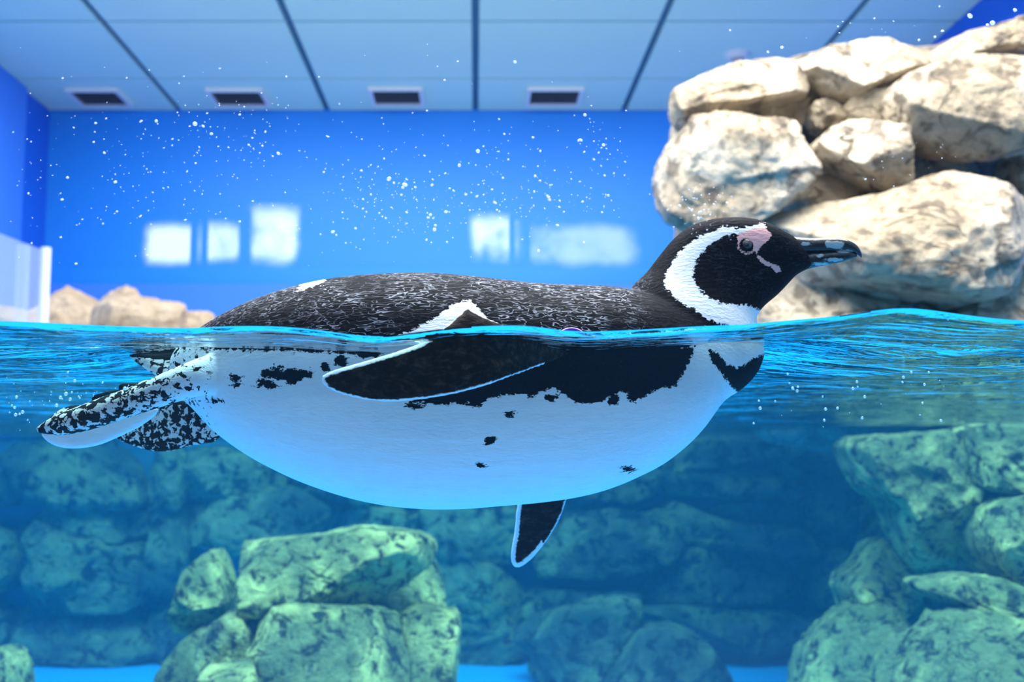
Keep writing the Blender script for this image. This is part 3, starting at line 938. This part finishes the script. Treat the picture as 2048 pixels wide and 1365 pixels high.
    spots = [(980, 882, 13, 8), (963, 932, 9, 5), (1020, 828, 11, 7), (1258, 940, 13, 5), (830, 812, 16, 6), (952, 806, 18, 8), (470, 757, 14, 7),
             (472, 770, 9, 4), (532, 768, 18, 8), (548, 748, 24, 11), (585, 752, 26, 15), (612, 748, 15, 9), (682, 722, 16, 11), (650, 735, 12, 8),
             (558, 735, 13, 6), (892, 803, 22, 7), (545, 776, 10, 5), (430, 803, 12, 4), (330, 760, 10, 6), (1226, 800, 12, 10), (1265, 797, 10, 9),
             (700, 700, 30, 10), (740, 705, 26, 12), (1100, 795, 14, 8), (1060, 785, 14, 9)]
    for (sx, sy, rx, ry) in spots:
        q = np.sqrt(((px[:, 0] - sx) / rx) ** 2 + ((px[:, 1] - sy) / ry) ** 2)
        dark = np.maximum(dark, (1 - q) * min(rx, ry))
    belly = P[:, 2] < at(800, 700, PY).z - 0
    pink = np.maximum(poly_sdf(px, [(1474, 474), (1482, 466), (1505, 458), (1530, 456), (1544, 470), (1536, 481), (1522, 492), (1516, 504), (1510, 506), (1506, 486), (1494, 476), (1482, 480), (1476, 490)]),
                      -2.0 + poly_sdf(px, [(1513, 503), (1520, 510), (1532, 520), (1546, 526), (1560, 530), (1564, 546), (1552, 548), (1540, 536), (1522, 528), (1512, 516)]))
    re = np.sqrt(((px[:, 0] - 1494) / 1.0) ** 2 + ((px[:, 1] - 490) * 1.02) ** 2)
    pink = np.maximum(pink, 2.2 - np.abs(re - 17.5))
    # limbs
    mott = np.zeros(n)
    nfl = kd == 1
    dn = poly_sdf(px[nfl], smooth_poly(NF, 2))
    upper = px[nfl][:, 1] < 776 - (px[nfl][:, 0] - 640) * .23
    left = (px[nfl][:, 0] < 880)
    wid = np.where(upper & left, 8.0, np.where(px[nfl][:, 0] > 1090, -20, 4.5))
    wid = np.where((px[nfl][:, 1] < 690) & (px[nfl][:, 0] > 880), 1.0, wid)
    dark[nfl] = dn - wid
    ffl = kd == 2
    dfl = poly_sdf(px[ffl], smooth_poly(FF, 2))
    dark[ffl] = dfl - np.where(px[ffl][:, 0] < 1085, 9.0, 2.5)
    dark[kd == 4] = np.where(px[kd == 4][:, 1] < 712 + (px[kd == 4][:, 0] - 246) * .10, 8, -6)
    mott[kd == 4] = .55
    dark[kd == 5] = -8; mott[kd == 5] = 1.15
    dark[kd == 6] = -40
    dark[kd == 3] = -8; mott[kd == 3] = 1.0
    dark[kd == 7] = 20
    leg = (kd == 3) | (kd == 0)
    mott[leg] = np.clip((445 - px[leg][:, 0]) / 190, 0, 1)
    dark[(kd == 3)] = -8
    streak = np.clip((d_up - 2) / 8, 0, 1) * (kd == 0) * np.clip((1310 - px[:, 0]) / 60, .05, 1) * np.clip((700 - px[:, 1]) / 20, 0, 1)
    flip = ((kd == 1) | (kd == 2)).astype(float)
    for nm, arr in (('dark', dark), ('pink', pink), ('mottle', mott), ('streak', streak), ('flip', flip)):
        a = body_me.attributes.new(nm, 'FLOAT', 'POINT'); a.data.foreach_set('value', arr.astype(np.float32))
    body_me.polygons.foreach_set('use_smooth', [True] * len(body_me.polygons))
    body_me.name = 'body'
    # ---- plumage material
    t = NT('penguin_plumage')
    c1 = t.coord((.55, 1, 1))
    nA = t.noise(c1, 330, 4, .65)
    nB = t.noise(c1, 900, 2, .6)
    nn = t.math('ADD', t.math('MULTIPLY', t.math('SUBTRACT', nA, .5), 26.0), t.math('MULTIPLY', t.math('SUBTRACT', nB, .5), 9.0))
    amp = t.math('SUBTRACT', 1.0, t.math('MULTIPLY', t.attr('flip'), .7))
    dk = t.step(t.math('ADD', t.attr('dark'), t.math('MULTIPLY', nn, amp)), -1.2, 1.2)
    # pale feather tips on the back: a labyrinth of short dashes
    cs = t.coord((.30, 1, 1), (0, .16, 0))
    s1 = t.noise(cs, 350, 1.0, .45, .7)
    dash = t.step(t.math('ABSOLUTE', t.math('SUBTRACT', s1, .5)), .040, .010)
    s2 = t.noise(t.coord(), 28, 2)
    dash = t.math('MULTIPLY', dash, t.step(s2, .28, .62))
    dash = t.math('MULTIPLY', dash, t.attr('streak'))
    blackc = t.mix(t.attr('flip'), (.0035, .004, .0062), (.010, .008, .007))
    fl = t.step(t.noise(t.coord((1, 1, 1)), 700, 1), .62, .72)
    blackc = t.mix(t.math('MULTIPLY', fl, .35), blackc, (.03, .032, .04))
    brn = t.math('MULTIPLY', t.step(t.noise(t.coord((.4, 1, 1)), 260, 4, .7), .45, .75), t.attr('flip'))
    blackc = t.mix(brn, blackc, (.055, .040, .030))
    darkc = t.mix(t.math('MULTIPLY', dash, .95), blackc, (.34, .36, .42))
    whitec = t.mix(t.noise(c1, 160, 3), (.80, .83, .86), (.93, .94, .95))
    mo = t.step(t.math('ADD', t.noise(t.coord(), 190, 3, .6, .5), t.math('MULTIPLY', t.attr('mottle'), .13)), .60, .63)
    mo = t.math('MULTIPLY', mo, t.step(t.attr('mottle'), .02, .2))
    whitec = t.mix(t.step(t.attr('mottle'), .3, .9), whitec, (.74, .70, .68))
    whitec = t.mix(mo, whitec, (.018, .016, .016))
    col = t.mix(dk, whitec, darkc)
    pk = t.step(t.math('ADD', t.attr('pink'), t.math('MULTIPLY', t.math('SUBTRACT', nB, .5), 9.0)), -.8, .8)
    col = t.mix(pk, col, (.95, .48, .46))
    hgt = t.math('ADD', t.math('MULTIPLY', nB, .5), t.math('MULTIPLY', s1, .8))
    fine = t.noise(t.coord((.35, 1, 1)), 420, 2)
    hgt = t.math('ADD', hgt, fine)
    body_me.materials.clear(); body_me.materials.append(t.done(t.principled(col, .6, t.bump(hgt, .45, .0010), .02)))
    body = bpy.data.objects.new('body', body_me); COL.objects.link(body)
    body.parent = root; body.location = -Vector(root.location)
    tag(body, 'black back with pale feather tips and white belly')
    bvh = BVHTree.FromPolygons([tuple(v.co) for v in body_me.vertices], [tuple(p.vertices) for p in body_me.polygons])

    # ---- bill
    def bill(name, rows, lab):
        rr = resample([(r[0], 0, r[1], r[2], r[3]) for r in rows], 40)
        v, f = loft([ring_between((r[0], r[2]), (r[0] + 0, r[3]), max(r[4], 1.2), 28, 2.1) for r in rr])
        t = NT('horn_' + name)
        marks = [(1672, 490, 17, 8), (1655, 488, 5, 8), (1610, 488, 12, 4), (1586, 494, 8, 3), (1690, 503, 18, 3), (1640, 512, 8, 3.5), (1602, 512, 10, 5), (1575, 514, 9, 3), (1668, 520, 20, 4), (1640, 528, 18, 3.5), (1598, 535, 10, 3)]
        VV = np.array(v); QQ = VV.copy(); fr = QQ[:, 1] > PY; QQ[fr, 1] = 2 * PY - QQ[fr, 1]
        pp = project(QQ); val = np.full(len(pp), -9.0)
        for (sx, sy, rx, ry) in marks:
            q = np.sqrt(((pp[:, 0] - sx) / rx) ** 2 + ((pp[:, 1] - sy) / ry) ** 2)
            val = np.maximum(val, (1 - q) * min(rx, ry))
        nz = t.noise(t.coord((.6, 1, 1)), 420, 3)
        mk = t.step(t.math('ADD', t.attr('mark'), t.math('MULTIPLY', t.math('SUBTRACT', nz, .5), 6.0)), -.6, 1.2)
        colr = t.mix(t.math('MULTIPLY', mk, .8), (.012, .012, .014), (.62, .62, .62))
        o = mesh_obj(name, v, f, t.done(t.principled(colr, .22, t.bump(nz, .35, .0012), .5)), root, True)
        a = o.data.attributes.new('mark', 'FLOAT', 'POINT'); a.data.foreach_set('value', val.astype(np.float32))
        tag(o, lab)

    bill('upper_bill', [(1556, 470, 512, 24), (1580, 473, 511, 23), (1600, 475.5, 510, 20), (1625, 477, 508, 17), (1650, 476.5, 506, 15), (1675, 477, 504.5, 13.5), (1695, 481, 504, 12),
                        (1709, 488, 507, 9), (1718, 497, 512, 6), (1723, 506, 516, 2)], 'glossy black hooked upper bill with pale marks')
    bill('lower_bill', [(1556, 504, 540, 24), (1580, 505, 543, 22), (1605, 505, 541, 18), (1630, 504.5, 535, 15), (1655, 503.5, 530, 12.5), (1680, 502.5, 525, 10), (1700, 504, 519, 7), (1713, 507, 514, 3)],
         'glossy black lower bill with pale streaks')

    # ---- eyes
    def sphere(r, n=24):
        bm = bmesh.new(); bmesh.ops.create_uvsphere(bm, u_segments=n, v_segments=n // 2, radius=r)
        d = ([tuple(v.co) for v in bm.verts], [tuple(v.index for v in f.verts) for f in bm.faces]); bm.free()
        return d

    hit = bvh.ray_cast(Vector((0, 0, 0)), at(1494, 490, 1).normalized())
    hp = hit[0]
    t = NT('eye_gloss')
    iris = t.done(t.principled((.05, .022, .016), .06, None, .8))
    t = NT('pupil_black'); pup = t.done(t.principled((.002, .002, .002), .04, None, .8))
    for side in (1, -1):
        c = Vector((hp.x, hp.y if side > 0 else 2 * PY - hp.y, hp.z))
        inward = Vector((0, 1 if side > 0 else -1, 0))
        r = 14.5 * PX
        v, f = sphere(r)
        cc = c + inward * r * .62
        e = mesh_obj('eye', [Vector((q[0], q[1] * .8, q[2])) + cc for q in v], f, iris, root, True)
        v2, f2 = sphere(r * .55)
        c2 = cc - inward * r * .48
        p = mesh_obj('pupil', [Vector((q[0], q[1] * .65, q[2])) + c2 for q in v2], f2, pup, None, True)
        p.parent = e
        tag(e, 'dark brown eye ringed with pale pink skin')
    # ---- purple band on the flipper root
    bm = bmesh.new()
    R, rr_ = 21 * PX, 4.5 * PX
    cen = at(1143, 676, .752)
    vs = []
    for i in range(32):
        a = 2 * math.pi * i / 32
        ringv = []
        for j in range(10):
            b = 2 * math.pi * j / 10
            rad_ = R + rr_ * math.cos(b)
            ringv.append(bm.verts.new((cen.x + rad_ * math.cos(a), cen.y + rr_ * 1.6 * math.sin(b), cen.z + rad_ * .72 * math.sin(a))))
        vs.append(ringv)
    for i in range(32):
        for j in range(10):
            bm.faces.new((vs[i][j], vs[(i + 1) % 32][j], vs[(i + 1) % 32][(j + 1) % 10], vs[i][(j + 1) % 10]))
    bmesh.ops.recalc_face_normals(bm, faces=bm.faces)
    d = ([tuple(v.co) for v in bm.verts], [tuple(v.index for v in f.verts) for f in bm.faces])
    bm.verts.index_update(); d = ([tuple(v.co) for v in bm.verts], [tuple(v.index for v in f.verts) for f in bm.faces]); bm.free()
    o = mesh_obj('identification_band', d[0], d[1], simple('purple_plastic', (.30, .06, .62), .3), root, True)
    tag(o, 'purple ring band around the flipper root')


build_penguin()

# ------------------------------------------------------------------ railing
YR = 5.6
pt = at(92, 496, YR)
deck_z = WL + .05
rail = empty('glass_railing', (pt.x, YR, deck_z))
tag(rail, 'pale blue glass railing with a white end post on the far deck', 'railing')
bm = bmesh.new()
bmesh.ops.create_cone(bm, cap_ends=True, segments=24, radius1=.026, radius2=.026, depth=pt.z - deck_z)
d = ([(v.co.x + pt.x, v.co.y + YR, v.co.z + (pt.z + deck_z) / 2) for v in bm.verts], [tuple(v.index for v in f.verts) for f in bm.faces]); bm.free()
post = mesh_obj('post', d[0], d[1], M['white'], rail, False)
tag(post, 'round white metal post')
bm = bmesh.new(); bmesh.ops.create_uvsphere(bm, u_segments=20, v_segments=10, radius=.0275)
d = ([(v.co.x + pt.x, v.co.y + YR, v.co.z * .5 + pt.z) for v in bm.verts], [tuple(v.index for v in f.verts) for f in bm.faces]); bm.free()
mesh_obj('post_cap', d[0], d[1], M['white'], post, True)
zt = pt.z - .02
vv = (682.5 - 468) / F
# depth where the top edge of the panel leaves the frame
Ye = zt * (CP - vv * SP) / (SP + vv * CP)
e = at(0, 468, Ye)
dirv = Vector((e.x - pt.x, e.y - YR, 0))
end = Vector((pt.x, YR, 0)) + dirv * 1.7
nrm = Vector((-dirv.y, dirv.x, 0)).normalized() * .006
a, b = Vector((pt.x, YR, 0)), end
v = [a - nrm, b - nrm, b + nrm, a + nrm]
V8 = [(q.x, q.y, deck_z) for q in v] + [(q.x, q.y, zt) for q in v]
mesh_obj('glass_panel', V8, box_data(0, 1, 0, 1, 0, 1)[1], M['rail_glass'], rail)
for s_, nm in ((.5, 'edge_strip'),):
    q = Vector((pt.x, YR, 0)) + dirv * s_
    box('seam_strip', q.x - .03, q.x + .03, q.y - .012, q.y + .012, deck_z, zt - .01, M['rail_glass'], rail)

# ------------------------------------------------------------------ ceiling vents


def vent(x0, x1, y0, y1, label):
    Ya, Yb = ceil_depth(y1, H), ceil_depth(y0, H)     # far, near
    xa, xb = at(x0, y1, Ya).x, at(x1, y1, Ya).x
    root = empty('air_vent', ((xa + xb) / 2, (Ya + Yb) / 2, H))
    tag(root, label, 'vent', 'air vents in the ceiling')
    box('backing', xa, xb, Yb, Ya, H - .006, H - .002, M['vent_dark'], root)
    V, Fq = [], []
    for (p0, p1, q0, q1) in ((xa - .03, xb + .03, Yb - .03, Yb), (xa - .03, xb + .03, Ya, Ya + .03), (xa - .03, xa, Yb, Ya), (xb, xb + .03, Yb, Ya)):
        vv_, ff_ = box_data(p0, p1, q0, q1, H - .03, H - .001)
        Fq += [tuple(i + len(V) for i in q) for q in ff_]; V += vv_
    mesh_obj('frame', V, Fq, M['white'], root)
    for k in range(6):
        yk = Yb + (Ya - Yb) * (k + .5) / 6
        vv_ = [(xa, yk - .02, H - .026), (xb, yk - .02, H - .026), (xb, yk - .016, H - .026), (xa, yk - .016, H - .026),
               (xa, yk + .006, H - .006), (xb, yk + .006, H - .006), (xb, yk + .010, H - .006), (xa, yk + .010, H - .006)]
        mesh_obj('slat', vv_, box_data(0, 1, 0, 1, 0, 1)[1], M['vent_slat'], root)


vent(170, 258, 178, 206, 'ceiling vent in the panel row next to the deep blue side wall')
vent(440, 535, 178, 206, 'ceiling vent second from the deep blue side wall')
vent(752, 842, 176, 204, 'ceiling vent third from the deep blue side wall')
vent(1058, 1152, 176, 204, 'ceiling vent nearest the cream rock outcrop')
Yd = ceil_depth(108, H); dp = at(1475, 108, Yd)
rt = empty('smoke_detector', (dp.x, Yd, H)); tag(rt, 'small round white detector on the ceiling above the rock outcrop', 'detector')
bm = bmesh.new(); bmesh.ops.create_cone(bm, cap_ends=True, segments=28, radius1=.075, radius2=.095, depth=.035)
d = ([(q.co.x + dp.x, q.co.y + Yd, q.co.z + H - .0175) for q in bm.verts], [tuple(q.index for q in f.verts) for f in bm.faces]); bm.free()
mesh_obj('housing', d[0], d[1], M['white'], rt)
bm = bmesh.new(); bmesh.ops.create_cone(bm, cap_ends=True, segments=20, radius1=.03, radius2=.045, depth=.025)
d = ([(q.co.x + dp.x, q.co.y + Yd, q.co.z + H - .046) for q in bm.verts], [tuple(q.index for q in f.verts) for f in bm.faces]); bm.free()
mesh_obj('sensor_cap', d[0], d[1], M['vent_slat'], rt)

# ------------------------------------------------------------------ droplets on the inner face of the window, bubbles in the water
t = NT('water_droplet')
tr_ = t.n('BsdfTransparent'); tr_.inputs[0].default_value = (.86, .93, 1, 1)
gl_ = t.n('BsdfGlossy'); gl_.inputs['Roughness'].default_value = .12
df_ = t.n('BsdfTranslucent'); df_.inputs[0].default_value = (.95, .97, 1, 1)  # white share stands in for lamp light refracted by the drops
m1 = t.n('MixShader'); m1.inputs[0].default_value = .5; t.link(tr_.outputs[0], m1.inputs[1]); t.link(gl_.outputs[0], m1.inputs[2])
m2 = t.n('MixShader'); m2.inputs[0].default_value = .35; t.link(m1.outputs[0], m2.inputs[1]); t.link(df_.outputs[0], m2.inputs[2])
M['drop'] = t.done(m2)


def blobs(name, items, mat, label, cat):
    bm = bmesh.new(); bmesh.ops.create_icosphere(bm, subdivisions=2, radius=1)
    B = np.array([tuple(v.co) for v in bm.verts]); bf = [tuple(v.index for v in f.verts) for f in bm.faces]; bm.free()
    V = []; Fq = []
    for (c, sx, sy, sz, rot) in items:
        q = B * np.array([sx, sy, sz])
        cr, sr = math.cos(rot), math.sin(rot)
        q = np.stack([q[:, 0] * cr - q[:, 2] * sr, q[:, 1], q[:, 0] * sr + q[:, 2] * cr], 1) + np.array(c)
        base = len(V); V += q.tolist(); Fq += [tuple(base + i for i in f) for f in bf]
    o = mesh_obj(name, V, Fq, mat, None, True)
    tag(o, label, cat, kind='stuff')


rng = random.Random(3)
items = []
clusters = [(300, 320, 120, 110, 90), (480, 270, 90, 70, 60), (90, 330, 60, 130, 26), (760, 400, 80, 70, 70), (900, 400, 120, 50, 60),
            (1010, 310, 80, 50, 30), (1110, 400, 110, 50, 70), (1190, 290, 40, 80, 34), (1400, 400, 60, 30, 40), (680, 350, 200, 120, 60),
            (1760, 60, 200, 30, 10), (1780, 320, 90, 60, 18), (1000, 150, 350, 60, 8), (1400, 440, 40, 20, 24), (600, 460, 400, 60, 50)]
for (cx_, cy_, sx_, sy_, nn_) in clusters:
    for _ in range(int(nn_ * 1.7)):
        x = rng.gauss(cx_, sx_ * .7); y = rng.gauss(cy_, sy_ * .7)
        if not (0 < x < 2048 and 5 < y < 540): continue
        r = min(4.0, 0.8 * math.exp(rng.gauss(.1, .55))) * PANE1 / F
        c = at(x, y, PANE1 + .0002)
        items.append((tuple(c), r * rng.uniform(.9, 1.6), r * .6, r * rng.uniform(.7, 1.0), rng.uniform(-.6, .6)))
for (x, y, r) in ((1940, 32, 8), (1985, 46, 8), (1975, 50, 5), (1838, 80, 4), (1870, 74, 4), (1564, 95, 5), (1536, 104, 4), (778, 358, 7), (390, 248, 7), (1207, 290, 5), (1170, 230, 5), (1030, 124, 5), (2030, 20, 6)):
    q = r * .6 * PANE1 / F; items.append((tuple(at(x, y, PANE1 + .0002)), q * 1.2, q * .6, q, rng.uniform(-.5, .5)))
blobs('water_droplets', items, M['drop'], 'tiny splashed water droplets scattered over the acrylic window', 'droplets')
items = []
for _ in range(150):
    x = rng.uniform(-30, 260) if rng.random() < .75 else rng.uniform(1500, 1900)
    y = rng.gauss(810, 28) if x < 400 else rng.gauss(785, 30)
    if x > 60 and x < 400 and y > 850 - (x - 60) * .25 - 25: continue
    Y = rng.uniform(.66, .76) if x < 400 else rng.uniform(.70, .95)
    c = at(x, min(max(y, 745), 880), Y); r = .0003 + .0010 * rng.random() ** 2
    items.append((tuple(c), r, r, r, 0))
blobs('air_bubbles', items, M['drop'], 'small air bubbles drifting just under the water surface', 'bubbles')
